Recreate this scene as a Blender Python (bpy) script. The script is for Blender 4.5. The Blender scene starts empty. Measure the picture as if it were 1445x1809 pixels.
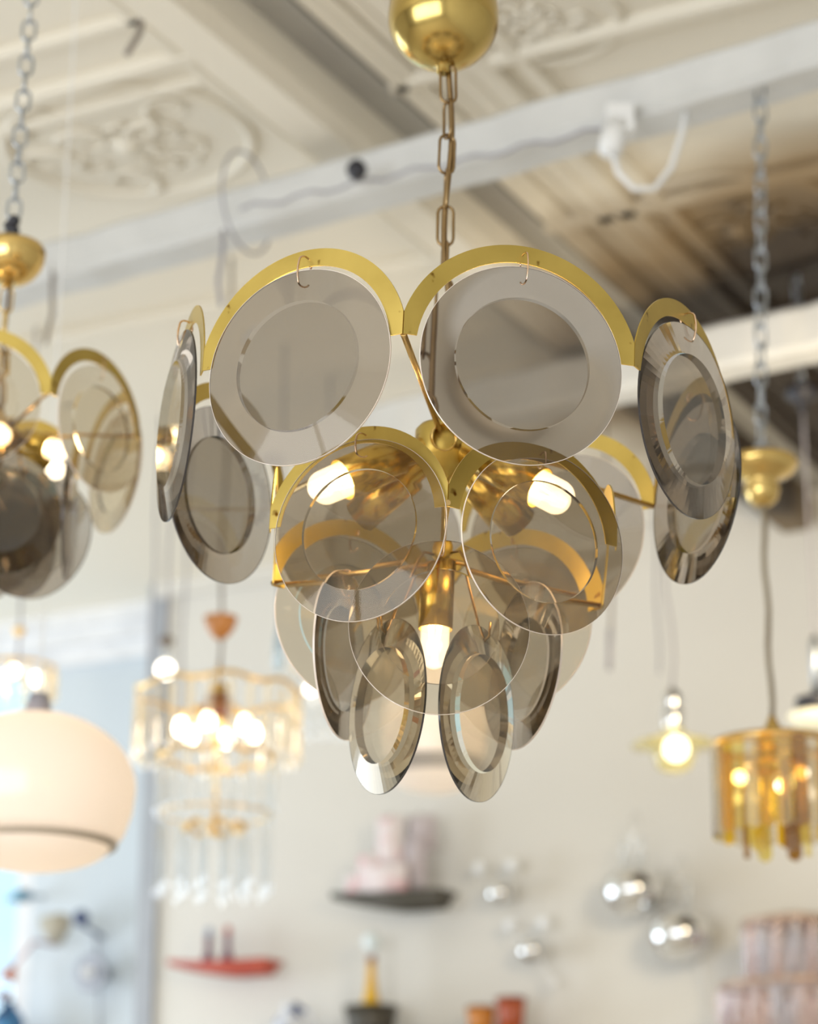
import bpy, bmesh, math, random
from math import sin, cos, pi, radians as R, sqrt
from mathutils import Matrix, Vector as V3
random.seed(7)
sc = bpy.context.scene
COL = sc.collection
CAM_Z = 1.6
F, PITCH, ROLL = 4301.0, R(18.25), R(.24)
CEIL = 2.2                                    # ceiling height above the camera
RA = R(-28)                                   # direction of the room's main wall
U = V3((cos(RA), sin(RA), 0)); W = V3((-sin(RA), cos(RA), 0))
WALL_V = 6.19

# ---------------------------------------------------------------- survey helpers: turn a sighting into a point in the room
def ray(px, py):
    du, dv = px-722.5, py-904.5
    c, s = cos(ROLL), sin(ROLL)
    x = (c*du+s*dv)/F; z = -(-s*du+c*dv)/F
    c, s = cos(PITCH), sin(PITCH)
    return V3((x, c-s*z, s+c*z))
def at(px, py, Y):
    d = ray(px, py); d = d*(Y/d.y); return V3((d.x, d.y, d.z+CAM_Z))
def on_wall(px, py, off=0.0, v=WALL_V):
    d = ray(px, py); d = d*((v-off)/d.dot(W)); return V3((d.x, d.y, d.z+CAM_Z))
def on_ceiling(px, py, H=CEIL):
    d = ray(px, py); d = d*(H/d.z); return V3((d.x, d.y, d.z+CAM_Z))
def uv(p): return V3((p.x, p.y, 0)).dot(U), V3((p.x, p.y, 0)).dot(W)
def room(u, v, z): q = U*u+W*v; return V3((q.x, q.y, z))

# ---------------------------------------------------------------- materials
MATS = {}
def newmat(name):
    m = bpy.data.materials.new(name); m.use_nodes = True
    MATS[name] = m
    nt = m.node_tree; nt.nodes.clear()
    return m, nt, nt.nodes.new('ShaderNodeOutputMaterial')
def noise_col(nt, a, b, scale, detail=3, lo=.35, hi=.65, stretch=None):
    tc = nt.nodes.new('ShaderNodeTexCoord'); n = nt.nodes.new('ShaderNodeTexNoise')
    n.inputs['Scale'].default_value = scale; n.inputs['Detail'].default_value = detail
    if stretch:
        mp = nt.nodes.new('ShaderNodeMapping'); mp.inputs['Scale'].default_value = stretch
        nt.links.new(tc.outputs['Object'], mp.inputs['Vector']); nt.links.new(mp.outputs['Vector'], n.inputs['Vector'])
    else: nt.links.new(tc.outputs['Object'], n.inputs['Vector'])
    r = nt.nodes.new('ShaderNodeValToRGB')
    r.color_ramp.elements[0].position = lo; r.color_ramp.elements[1].position = hi
    r.color_ramp.elements[0].color = (*a, 1); r.color_ramp.elements[1].color = (*b, 1)
    nt.links.new(n.outputs['Fac'], r.inputs['Fac'])
    return r.outputs['Color'], n.outputs['Fac']
def solid(name, a, b=None, rough=.5, metal=0., scale=8., bump=0., emit=None, es=0., trans=0., stretch=None, lo=.35, hi=.65):
    m, nt, out = newmat(name)
    p = nt.nodes.new('ShaderNodeBsdfPrincipled')
    c, f = noise_col(nt, a, b or a, scale, lo=lo, hi=hi, stretch=stretch)
    nt.links.new(c, p.inputs['Base Color'])
    p.inputs['Roughness'].default_value = rough; p.inputs['Metallic'].default_value = metal
    p.inputs['Transmission Weight'].default_value = trans
    if bump:
        bp = nt.nodes.new('ShaderNodeBump'); bp.inputs['Strength'].default_value = bump; bp.inputs['Distance'].default_value = .002
        nt.links.new(f, bp.inputs['Height']); nt.links.new(bp.outputs['Normal'], p.inputs['Normal'])
    if emit:
        p.inputs['Emission Color'].default_value = (*emit, 1); p.inputs['Emission Strength'].default_value = es
    nt.links.new(p.outputs['BSDF'], out.inputs['Surface'])
    return m
def emission(name, c, s):
    m, nt, out = newmat(name)
    e = nt.nodes.new('ShaderNodeEmission'); e.inputs['Color'].default_value = (*c, 1); e.inputs['Strength'].default_value = s
    nt.links.new(e.outputs[0], out.inputs['Surface']); return m
def schlick(nt, r0=.05, gain=1.0):
    lw = nt.nodes.new('ShaderNodeLayerWeight'); lw.inputs['Blend'].default_value = .5
    pw = nt.nodes.new('ShaderNodeMath'); pw.operation = 'POWER'; pw.inputs[1].default_value = 4.0
    nt.links.new(lw.outputs['Facing'], pw.inputs[0])
    ma = nt.nodes.new('ShaderNodeMath'); ma.operation = 'MULTIPLY_ADD'; ma.use_clamp = True
    ma.inputs[1].default_value = gain; ma.inputs[2].default_value = r0
    nt.links.new(pw.outputs[0], ma.inputs[0]); return ma.outputs[0]
def thin_glass(name, tint, r0=.05, rough=.0, glow=None, gs=0., milk=0., milkc=(.9,.9,.9)):
    """flat clear or tinted glass: light passes straight on, part of it mirrors"""
    m, nt, out = newmat(name)
    t = nt.nodes.new('ShaderNodeBsdfTransparent'); t.inputs['Color'].default_value = (*tint, 1)
    g = nt.nodes.new('ShaderNodeBsdfGlossy'); g.inputs['Roughness'].default_value = rough
    g.inputs['Color'].default_value = (1, 1, 1, 1)
    mx = nt.nodes.new('ShaderNodeMixShader'); nt.links.new(schlick(nt, r0), mx.inputs[0])
    src = t.outputs[0]
    if milk:
        d = nt.nodes.new('ShaderNodeBsdfDiffuse'); d.inputs['Color'].default_value = (*milkc, 1)
        m2 = nt.nodes.new('ShaderNodeMixShader'); m2.inputs[0].default_value = milk
        nt.links.new(src, m2.inputs[1]); nt.links.new(d.outputs[0], m2.inputs[2]); src = m2.outputs[0]
    if glow:
        e = nt.nodes.new('ShaderNodeEmission'); e.inputs['Color'].default_value = (*glow, 1); e.inputs['Strength'].default_value = gs
        ad = nt.nodes.new('ShaderNodeAddShader'); nt.links.new(src, ad.inputs[0]); nt.links.new(e.outputs[0], ad.inputs[1]); src = ad.outputs[0]
    nt.links.new(src, mx.inputs[1]); nt.links.new(g.outputs[0], mx.inputs[2])
    nt.links.new(mx.outputs[0], out.inputs['Surface']); return m
def bevel_glass(name, tint, rough=.0, veil=.0, veilc=(.8,.78,.78)):
    """cut bevel of a smoked disc: bends what lies behind it"""
    m, nt, out = newmat(name)
    g = nt.nodes.new('ShaderNodeBsdfGlass'); g.inputs['Color'].default_value = (*tint, 1)
    g.inputs['IOR'].default_value = 1.45; g.inputs['Roughness'].default_value = rough
    src = g.outputs[0]
    if veil:
        d = nt.nodes.new('ShaderNodeBsdfDiffuse'); d.inputs['Color'].default_value = (*veilc, 1)
        mx = nt.nodes.new('ShaderNodeMixShader'); mx.inputs[0].default_value = veil
        nt.links.new(src, mx.inputs[1]); nt.links.new(d.outputs[0], mx.inputs[2]); src = mx.outputs[0]
    nt.links.new(src, out.inputs['Surface']); return m
def brass_mat(name, a, b, rough, spots=True):
    m, nt, out = newmat(name)
    p = nt.nodes.new('ShaderNodeBsdfPrincipled'); p.inputs['Metallic'].default_value = 1
    c, f = noise_col(nt, a, b, 14, 4, .3, .7)
    if spots:
        c2, f2 = noise_col(nt, (.25, .13, .05), (1, 1, 1), 55, 2, .27, .33)
        mx = nt.nodes.new('ShaderNodeMix'); mx.data_type = 'RGBA'; mx.blend_type = 'MULTIPLY'; mx.inputs[0].default_value = 1
        nt.links.new(c, mx.inputs[6]); nt.links.new(c2, mx.inputs[7]); c = mx.outputs[2]
    nt.links.new(c, p.inputs['Base Color'])
    mr = nt.nodes.new('ShaderNodeMapRange'); mr.inputs[3].default_value = rough*.75; mr.inputs[4].default_value = rough*1.3
    nt.links.new(f, mr.inputs[0]); nt.links.new(mr.outputs[0], p.inputs['Roughness'])
    nt.links.new(p.outputs[0], out.inputs['Surface']); return m

brass = brass_mat('aged_brass', (.43, .315, .08), (.56, .415, .115), .38)
sleeve_brass = brass_mat('satin_sleeve_brass', (.54, .36, .08), (.66, .46, .12), .24, False)
brass_pol = brass_mat('polished_brass', (.62, .42, .13), (.72, .52, .20), .17, False)
brass_rod = brass_mat('brass_rod', (.55, .36, .14), (.66, .46, .2), .25, False)
bronze = brass_mat('bronze_wire', (.19, .12, .055), (.32, .22, .11), .3, False)
gold = brass_mat('gilt_metal', (.85, .55, .2), (.95, .68, .3), .3, False)
copper_lt = brass_mat('hook_wire', (.62, .42, .28), (.75, .55, .4), .2, False)
steel = solid('zinc_chain', (.33, .36, .40), (.5, .53, .57), .35, 1., 30)
chrome = solid('chrome', (.7, .7, .7), (.8, .8, .8), .08, 1.)
pane = thin_glass('smoked_pane', (.605, .57, .525), .06)
pane_l = thin_glass('light_smoked_pane', (.83, .785, .70), .06)
bevel = bevel_glass('smoked_bevel', (.74, .71, .68), .0)
bevel_l = bevel_glass('light_smoked_bevel', (.86, .825, .76), .0)
rim = solid('glass_rim', (.80, .68, .60), (.92, .82, .75), .2, 0., 30, trans=.15)  # pale colour paints in the light caught by the edges
rim_unlit = solid('glass_rim_unlit', (.04, .035, .035), None, .15)  # the same rim for unlit edges, their darkness put into the colour
bulb_glass = thin_glass('bulb_glass', (.98, .95, .9), .06, glow=(1, .84, .60), gs=1.6)
filament = emission('led_filament', (1, .80, .50), 40)
far_bulb = emission('frosted_bulb', (1, .90, .74), 9)
plastic_w = solid('white_plastic', (.80, .80, .80), None, .4)
black = solid('black_metal', (.012, .012, .016), (.02, .02, .03), .4)
cord_br = solid('brown_cord', (.16, .13, .11), (.24, .2, .17), .6)
cord_gr = solid('grey_cord', (.30, .29, .33), None, .6)
opal = None

# ---------------------------------------------------------------- mesh helpers
class MB:
    def __init__(s): s.bm = bmesh.new()
    def box(s, size, M=Matrix(), mi=0):
        r = bmesh.ops.create_cube(s.bm, size=1, matrix=M @ Matrix.Diagonal((*size, 1)))
        if mi:
            for f in {f for v in r['verts'] for f in v.link_faces}: f.material_index = mi
        return s
    def tube(s, pts, r, seg=8, closed=False, cap=True, mi=0):
        pts = [V3(p) for p in pts]; n = len(pts); rings = []
        ref = None
        for i, p in enumerate(pts):
            a = pts[(i-1) % n] if (closed or i > 0) else p
            b = pts[(i+1) % n] if (closed or i < n-1) else p
            t = (b-a).normalized()
            if ref is None:
                ref = V3((0, 0, 1)) if abs(t.z) < .9 else V3((1, 0, 0))
            x = (ref-t*ref.dot(t))
            if x.length < 1e-6: x = t.orthogonal()
            x.normalize(); ref = x; y = t.cross(x)
            rr = r[i] if isinstance(r, (list, tuple)) else r
            rings.append([s.bm.verts.new(p+(x*cos(2*pi*k/seg)+y*sin(2*pi*k/seg))*rr) for k in range(seg)])
        m = n if closed else n-1
        for i in range(m):
            A, B = rings[i], rings[(i+1) % n]
            off = 0
            if closed and i == n-1:
                off = min(range(seg), key=lambda o: (A[0].co-B[o].co).length)
            for k in range(seg):
                f = s.bm.faces.new((A[k], A[(k+1) % seg], B[(k+1+off) % seg], B[(k+off) % seg])); f.smooth = True; f.material_index = mi
        if cap and not closed:
            for q in (rings[0][::-1], rings[-1]):
                f = s.bm.faces.new(q); f.material_index = mi
        return s
    def lathe(s, prof, seg=32, M=Matrix(), smooth=True, mi=0, close=False):
        rings = []
        for (r, z) in prof:
            if r < 1e-6: rings.append([s.bm.verts.new(M @ V3((0, 0, z)))])
            else: rings.append([s.bm.verts.new(M @ V3((r*cos(2*pi*k/seg), r*sin(2*pi*k/seg), z))) for k in range(seg)])
        pr = list(zip(rings, rings[1:]))
        if close: pr.append((rings[-1], rings[0]))
        for A, B in pr:
            for k in range(seg):
                k2 = (k+1) % seg
                if len(A) == 1 and len(B) == 1: continue
                if len(A) == 1: q = (A[0], B[k], B[k2])
                elif len(B) == 1: q = (A[k], A[k2], B[0])
                else: q = (A[k], A[k2], B[k2], B[k])
                try: f = s.bm.faces.new(q); f.smooth = smooth; f.material_index = mi
                except ValueError: pass
        return s
    def sphere(s, r, M=Matrix(), seg=20, mi=0):
        n = seg//2
        return s.lathe([(r*sin(pi*i/n), -r*cos(pi*i/n)) for i in range(n+1)], seg, M, mi=mi)
    def prism(s, poly, depth, M=Matrix(), mi=0):
        """poly in local XZ, extruded along local Y"""
        a = [s.bm.verts.new(M @ V3((x, -depth/2, z))) for x, z in poly]
        b = [s.bm.verts.new(M @ V3((x, depth/2, z))) for x, z in poly]
        n = len(poly)
        fs = [s.bm.faces.new(a), s.bm.faces.new(b[::-1])]
        for i in range(n): fs.append(s.bm.faces.new((a[i], b[i], b[(i+1) % n], a[(i+1) % n])))
        for f in fs: f.material_index = mi
        return s
    def build(s, name, mat, parent=None, loc=(0, 0, 0), rot=(0, 0, 0)):
        me = bpy.data.meshes.new(name)
        bmesh.ops.recalc_face_normals(s.bm, faces=s.bm.faces)
        s.bm.to_mesh(me); s.bm.free()
        for m in (mat if isinstance(mat, (list, tuple)) else [mat]): me.materials.append(m)
        o = bpy.data.objects.new(name, me); COL.objects.link(o)
        o.location = loc; o.rotation_euler = rot
        if parent: o.parent = parent
        return o
def T(x, y, z): return Matrix.Translation((x, y, z))
def RX(a): return Matrix.Rotation(a, 4, 'X')
def RY(a): return Matrix.Rotation(a, 4, 'Y')
def RZ(a): return Matrix.Rotation(a, 4, 'Z')
def thing(name, label, cat, loc, rot=(0, 0, 0), group=None):
    o = bpy.data.objects.new(name, None); COL.objects.link(o); o.empty_display_size = .05
    o.location = loc; o.rotation_euler = rot; o['label'] = label; o['category'] = cat
    if group: o['group'] = group
    return o
def tag(o, label, cat, group=None):
    o['label'] = label; o['category'] = cat
    if group: o['group'] = group
    return o
def struct(o): o['kind'] = 'structure'; return o
def copy_part(o, parent, loc=None, rot=None):
    c = o.copy(); COL.objects.link(c); c.parent = parent
    if loc is not None: c.location = loc
    if rot is not None: c.rotation_euler = rot
    for ch in list(o.children):
        d = ch.copy(); COL.objects.link(d); d.parent = c
    return c
def arc(cx, cz, r, a0, a1, n): return [(cx+r*cos(a0+(a1-a0)*i/n), cz+r*sin(a0+(a1-a0)*i/n)) for i in range(n+1)]
def link_pts(c, ax, side, L, w, n=6):
    """one long oval chain link"""
    r = w/2; h = L/2-r; pts = []
    for i in range(n+1): a = pi*i/n; pts.append(c+ax*(h+r*sin(a))+side*(r*cos(a)))
    for i in range(n+1): a = pi+pi*i/n; pts.append(c+ax*(-h+r*sin(a))+side*(r*cos(a)))
    return pts
def chain(mb, p0, p1, L, w, wire, seg=6, turn=0.3, jit=0.):
    p0, p1 = V3(p0), V3(p1); d = p1-p0; t = d.normalized()
    s0 = t.cross(V3((0, 1, 0))).normalized(); s1 = t.cross(s0)
    step = L-2.3*wire; n = max(1, round(d.length/step)); step = d.length/n
    for i in range(n):
        a = turn+(pi/2)*(i % 2)+random.uniform(-jit, jit); side = s0*cos(a)+s1*sin(a)
        c = p0+t*step*(i+.5)
        mb.tube(link_pts(c, (t+side*random.uniform(-jit, jit)*.15).normalized(), side, L, w), wire, seg, closed=True)
    return mb

# ---------------------------------------------------------------- smoked glass chandelier kit
DISC_R = .0800
def disc_mesh(name, parent, r=DISC_R, ri=.665, t=.0040, e=.0018, N=96, streak=False, mats=None):
    m = MB(); bm = m.bm
    def ring(rr, y): return [bm.verts.new((rr*cos(2*pi*k/N), y, rr*sin(2*pi*k/N))) for k in range(N)]
    fi, fo = ring(r*ri, -t/2), ring(r, t/2-e)
    m0, m1 = ring(r+.0003, t/2-e), ring(r+.0003, t/2)
    bo, bi = ring(r, t/2), ring(r*ri, t/2)
    def band(A, B, mi, sm):
        for k in range(N):
            f = bm.faces.new((A[k], A[(k+1) % N], B[(k+1) % N], B[k])); f.material_index = mi; f.smooth = sm
    band(fi, fo, 1, not streak); band(fo, m0, 2, False); band(m0, m1, 2, True); band(m1, bo, 2, False); band(bo, bi, 1, False)
    f = bm.faces.new(fi); f.material_index = 0
    f = bm.faces.new(bi); f.material_index = 0
    for rg in (fi, fo, m0, m1, bo, bi):
        for k in range(N):
            ed = bm.edges.get((rg[k], rg[(k+1) % N]))
            if ed: ed.smooth = False
    return m.build(name, mats or [pane, bevel, rim], parent)
def hook_mesh(name, parent, h=.026, w=.010, open_=True):
    """C-shaped wire hook from the arch's hole down to the disc's hole; origin half way"""
    m = MB(); r = w/2; z = h/2-r
    pts = [(0, .0045*1.0, z-.004)] if open_ else []
    for i in range(9): a = pi*i/8; pts.append((0, r*cos(a), z+r*sin(a)))
    pts += [(0, -r*1.15, z*.3), (0, -r*1.15, -z*.4)]
    for i in range(8): a = pi+pi*i/8; pts.append((0, r*cos(a), -z+r*sin(a)))
    m.tube(pts, .00075, 6)
    return m.build(name, copper_lt, parent)
def arch_mesh(name, parent, chord, ro, cz, w=.0162, th=.0014):
    hc = chord/2-.0002; ri = ro-w
    a_o = math.acos(hc/ro); a_i = math.asin(max(-1, -cz/ri))
    N = 40
    po = [(hc, 0)] + arc(0, cz, ro, a_o, pi-a_o, N) + [(-hc, 0)]
    pi_ = [(ri*cos(a_i), 0)]
    s = arc(0, cz, ri, a_i+.02, pi-a_i-.02, N)
    pi_ += s + [(-ri*cos(a_i), 0)]
    m = MB(); bm = m.bm
    v = [[bm.verts.new((x, y, z)) for x, z in P] for y in (-th/2, th/2) for P in (po, pi_)]
    of, if_, ob, ib = v
    for i in range(len(po)-1):
        bm.faces.new((of[i], of[i+1], if_[i+1], if_[i])); bm.faces.new((ob[i], ib[i], ib[i+1], ob[i+1]))
        bm.faces.new((of[i], ob[i], ob[i+1], of[i+1])); bm.faces.new((if_[i], if_[i+1], ib[i+1], ib[i]))
    for j in (0, len(po)-1): bm.faces.new((of[j], if_[j], ib[j], ob[j]))
    return m.build(name, brass, parent)
def bulb_pair(parent, M, r=.0145, L=.050, power=6.0):
    """candle bulb along +Z of M with led filaments inside"""
    pr = [(.0001, -.012), (.0095, -.012), (.0098, 0)]
    for i in range(1, 9): a = pi/2*i/8; pr.append((.0098+(r-.0098)*sin(a), .012*i/8))
    pr += [(r, L-.014)] + [(r*cos(pi/2*i/8), L-.014+.014*sin(pi/2*i/8)) for i in range(1, 9)]
    b = MB().lathe(pr, 24).build('light_bulb', bulb_glass, parent); b.matrix_local = M
    f = MB()
    for k in range(4):
        a = k*pi/2+.4; f.tube([(cos(a)*.0075, sin(a)*.0075, .002), (cos(a)*.0025, sin(a)*.0025, L-.018)], .0009, 6)
    f.build('filament', filament, b)
    l = bpy.data.lights.new('bulb_light', 'POINT'); l.energy = power; l.color = (1, .74, .42); l.shadow_soft_size = .009
    lo = bpy.data.objects.new('bulb_light', l); COL.objects.link(lo); lo.parent = parent; lo.matrix_local = M @ Matrix.Translation((0, 0, L*.45))
    return b
def dir_matrix(p, d):
    return Matrix.Translation(p) @ V3((0, 0, 1)).rotation_difference(V3(d)).to_matrix().to_4x4()
def polar(r, a, z): return V3((r*sin(a), -r*cos(a), z))
def sleeve(parent, p, d, r=.0178, L=.058, neck=.013, nl=.035):
    M = dir_matrix(p, d)
    s = MB().lathe([(neck, -nl), (neck, 0), (r, .001), (r, L), (r-.0012, L), (r-.0012, .004), (.0001, .004)], 40).build('socket_sleeve', sleeve_brass, parent)
    s.matrix_local = M
    i = MB().lathe([(.0001, .005), (.0128, .005), (.0128, L-.016), (.009, L-.016), (.009, L-.02), (.0001, L-.02)], 24).build('lamp_holder', plastic_w, s)
    return M @ Matrix.Translation((0, 0, L-.016))

def ring_of_arches(root, R_, n, ph, z, ro, cz, discs, disc_dz, discproto, hookproto, out=.009, dr=.080, jit=None):
    ch = 2*R_*sin(pi/n); ap = R_*cos(pi/n)
    arch0 = arch_mesh('brass_arch', root, ch, ro, cz)
    for k in range(n):
        a = ph+(k+.5)*2*pi/n
        o = arch0 if k == 0 else copy_part(arch0, root)
        o.location = polar(ap, a, z); o.rotation_euler = (0, 0, a)
        if k in discs:
            yaw, tip, dx = (jit or {}).get(k, (random.uniform(-.06, .06), random.uniform(-.03, .022), 0))
            c = polar(ap+out, a, z+disc_dz)+V3((cos(a), sin(a), 0))*dx
            pr_ = discproto[k % len(discproto)] if isinstance(discproto, (list, tuple)) else discproto
            d = put_disc(pr_, root, c, (tip, 0, a+yaw)); d.scale = (dr/DISC_R, 1, dr/DISC_R)
            hz = (z+cz+ro-.0162+.006 + z+disc_dz+dr-.012)/2
            hl = (z+cz+ro-.0162+.006) - (z+disc_dz+dr-.012)+.004
            h = put_disc(hookproto, root, polar(ap+out*.45, a, hz)+V3((cos(a), sin(a), 0))*dx*.5, (0, 0, a+random.uniform(-.5, .5)))
            h.scale = (1, (out+.006)/.010, hl/.026)

# prototypes (moved onto the first chandelier below)
root = thing('chandelier', 'large tiered brass chandelier with smoked glass discs and lit bulbs, in the centre', 'chandelier',
             (.0322, 2.1762, CAM_Z+.7858), (R(-.25), R(2.32), 0), 'smoked disc chandeliers')
disc0 = disc_mesh('glass_disc', root, mats=[pane_l, bevel_l, rim]); disc1 = disc_mesh('glass_disc', root, t=.0058); disc2 = disc_mesh('glass_disc', root, t=.0082, N=72, streak=True, mats=[pane, bevel, rim_unlit])
disc3 = disc_mesh('glass_disc', root, t=.0082, N=72, streak=True, mats=[pane_l, bevel_l, rim_unlit])
protos_used = set()
def put_disc(proto, parent, loc, rot):
    """the first of each kind is moved into place, later ones are copies"""
    if proto.name in protos_used or parent is not proto.parent: return copy_part(proto, parent, loc, rot)
    protos_used.add(proto.name); proto.location = loc; proto.rotation_euler = rot; return proto
hook0 = hook_mesh('wire_hook', root)
P1, P2, H2 = R(-8.12), R(1.94), .1228
# top ring
jt = {0: (.0, .02, 0), 7: (.06, .02, .004), 1: (-.07, .01, -.004), 6: (.03, .02, 0), 5: (0, 0, 0), 2: (.12, 0, 0)}
ring_of_arches(root, .27, 8, P1, 0, .1079, -.011, range(8), -.0165, [disc1, disc2, disc2, disc1, disc1, disc2, disc2, disc1], hook0, dr=.0893, jit=jt)
for k in (0, 3, 5):
    a = P1+k*pi/4
    MB().tube([polar(.268, a, .001), polar(.02, a, .004)], .0028, 10).build('ring_rod', brass_rod, root)
# second ring
ring_of_arches(root, .1795, 6, P2, -H2, .0942, -.009, (0, 2, 3, 5), -.0145, disc0, hook0, dr=.0830, jit={0: (-.05, .02, .006), 5: (.06, .02, .008)})
for k in (0, 2, 4):
    a = P2+k*pi/3
    MB().tube([polar(.181, a, -H2+.003), polar(.012, a, -H2+.004)], .0026, 10).build('ring_rod', brass_rod, root)
# hung discs under the second ring's rods
for a, r_, z_, yaw in ((P2, .100, -.208, 0), (P2+2*pi/3, .100, -.200, -.13), (P2-2*pi/3, .098, -.199, .16)):
    put_disc(disc0 if yaw == 0 else disc1, root, polar(r_, a, z_), (0, 0, a+yaw)).scale = (1, 1, 1)
    top = z_+DISC_R-.011
    h = copy_part(hook0, root, polar(r_, a, (top-H2+.004)/2), (0, 0, a+.3)); h.scale = (1, .9, (abs(-H2+.004-top)+.008)/.026)
# lowest three on bent wires
for a, r_, z_, tp in ((R(-64), .049, -.263, .03), (R(64), .049, -.266, .03)):
    put_disc(disc3, root, polar(r_, a, z_), (tp, 0, a)).scale = (1, 1, 1)
    top = z_+DISC_R-.011
    t = V3((cos(a), sin(a), 0))
    w = MB()
    w.tube([polar(.012, a, -.114), polar(.021, a, -.113), polar(.026, a, -.121), polar(r_-.006, a, top+.018), polar(r_-.003, a, top+.004), polar(r_, a, top-.002), polar(r_+.006, a, top+.003), polar(r_+.007, a, top+.016)], .0013, 8)
    w.build('bent_wire', bronze, root)
copy_src = [disc0, hook0]
# hub, column, sockets
MB().lathe([(.0001, .034), (.006, .034), (.008, .030), (.008, .022), (.023, .017), (.027, .012), (.027, -.010), (.024, -.018), (.014, -.03), (.0075, -.034), (.0066, -.04), (.0066, -.100),
            (.0115, -.102), (.0125, -.106), (.0125, -.114), (.010, -.117), (.010, -.121), (.0001, -.121)], 40).build('hub_column', brass, root)
for s in (-1, 1):
    for a in (R(67), R(128)):
        d = V3((sin(a)*s*.86, -cos(a)*.86, -.507)).normalized()
        Mb = sleeve(root, V3((0, 0, .002))+d*.056, d)
        if a < R(90): bulb_pair(root, Mb)
Mb = sleeve(root, V3((0, 0, -.121)), V3((0, 0, -1)), r=.0160, L=.062, neck=.010, nl=.004)
bulb_pair(root, Mb, .0135, .054)
kb = MB().lathe([(.0085, 0), (.0085, .004), (.0125, .010), (.0135, .016), (.0122, .016), (.0112, .010), (.0075, .005), (.0001, .005)], 32).build('hub_collar', brass_pol, root); kb.matrix_local = dir_matrix(V3((-.006, -.018, .000)), V3((.45, -.85, -.28)).normalized())
# chain, cable, canopy cup (hang from the point above)
root_m = Matrix.Translation(root.location) @ root.rotation_euler.to_matrix().to_4x4()
inv = root_m.inverted()
topw = at(792, 124, 2.176); top = inv @ topw
up = V3((-sin(R(2.32)), 0, cos(R(2.32))))                      # gravity line seen from the tilted lamp
mb = MB(); mb.tube(link_pts(V3((-.002, -.006, .040)), V3((0, 0, 1)), V3((1, 0, 0)), .036, .021), .0016, 8, closed=True)
mb.build('hanging_loop', bronze, root)
mb = MB(); chain(mb, V3((-.003, 0, .052)), top+V3((0, 0, .004)), .043, .0155, .00155, 8, .12, .35); mb.build('chain', bronze, root)
pts = []
for i in range(31):
    t = i/30; p = V3((0, 0, .03)).lerp(top, t)+V3((.0045*sin(t*9)+.002, -.006*sin(t*5+.5), 0))*(1-t**6); pts.append(p)
MB().tube(pts, .0030, 10).build('cable', bronze, root)
Rc = .056
cup = [(.0001, .004), (.006, .004), (.0065, -.008), (.005, -.008), (.005, -.0065)]
prof = [(.0045, -.006), (.0065, -.006), (.0065, .0012)] + [(Rc*sin(pi/2*i/24), .054-.0525*cos(pi/2*i/24)**1.08) for i in range(3, 25)] + [(Rc*.995, .062), (Rc*.975, .072), (Rc*.945, .082), (Rc*.90, .094), (Rc*.85, .104), (Rc*.83, .104), (Rc*.88, .092), (Rc*.93, .078), (Rc*.96, .064)]
cup_m = brass_mat('brushed_cup_brass', (.42, .30, .09), (.58, .43, .15), .2, False)
c = MB().lathe(prof, 96).build('canopy_cup', cup_m, root, top+V3((-.005, 0, .002)), (0, R(-2.32), 0))
MB().tube([top+up*.0, top+up*(CEIL-.7858-.38+.02)], .0022, 8).build('suspension_cord', bronze, root)

# ---------------------------------------------------------------- second chandelier, smaller, on the left
c2 = at(-6, 772, 2.9)
r2 = thing('chandelier', 'smaller smoked glass disc chandelier cut off by the left edge, on a zinc chain', 'chandelier', c2, (0, R(.5), 0), 'smoked disc chandeliers')
A2 = R(30)
ring_of_arches(r2, .180, 6, A2, 0, .0945, -.009, range(6), -.0175, disc0, hook0)
for k in range(6):
    a = A2+k*pi/3
    MB().tube([polar(.180, a, .003), polar(.012, a, .006)], .0022, 8).build('ring_rod', brass_rod, r2)
for a, r_, z_ in ((A2-R(15), .085, -.125), (A2+R(60), .10, -.108), (A2+R(120), .10, -.108), (A2+R(180), .09, -.12), (A2-R(60), .10, -.12), (A2+R(25), .045, -.135)):
    copy_part(disc2, r2, polar(r_, a, z_), (0, 0, a+.05)).scale = (1, 1, 1)
    top2 = z_+DISC_R-.011
    MB().tube([polar(.012, a, .0), polar(r_*.8, a, top2*.35), polar(r_-.002, a, top2+.004), polar(r_+.003, a, top2-.001), polar(r_+.006, a, top2+.008)], .0013, 8).build('bent_wire', brass_rod, r2)
MB().lathe([(.0001, .04), (.007, .04), (.009, .03), (.018, .02), (.02, .0), (.012, -.012), (.008, -.05), (.0001, -.052)], 32).build('hub_column', brass_pol, r2)
for a in (R(12), R(75), R(125), R(200), R(270), R(-20)):
    d = V3((sin(a)*.9, -cos(a)*.9, -.40 if a < 4 else .3)).normalized()
    Mb = sleeve(r2, V3((0, 0, .012))+d*.035, d, L=.045, r=.014, neck=.009, nl=.025)
    bulb_pair(r2, Mb, .0135, .042, 1.0)
cup2 = c2+V3((0, 0, .232))
z0 = cup2.z-c2.z
mb = MB(); chain(mb, (0, 0, .045), (0, 0, z0-.028), .036, .017, .0016, 8, .6, .3); mb.build('chain', brass_pol, r2)
MB().tube([(.004, 0, .03), (.001, -.004, .1), (.003, 0, z0-.02)], .0024, 8).build('cable', bronze, r2)
MB().lathe([(.0001, -.03), (.006, -.03), (.006, -.026)]+[(.046*sin(pi/2*i/12), .018-.045*cos(pi/2*i/12)) for i in range(1, 13)]+[(.046, .022), (.042, .028), (.02, .034), (.0001, .036)], 48).build('canopy_cup', brass_pol, r2, (.001, 0, z0+.004))
kn = MB()
for i in range(5): kn.sphere(.0085-.001*(i % 2), T(.003*(-1)**i, 0, z0+.04+.007*i), 12)
kn.build('tape_knot', black, r2)
mb = MB(); chain(mb, (.002, 0, z0+.072), (.012, 0, CEIL-(c2.z-CAM_Z)), .031, .0175, .0021, 8, .15, .15); mb.build('zinc_chain', steel, r2)

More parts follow.
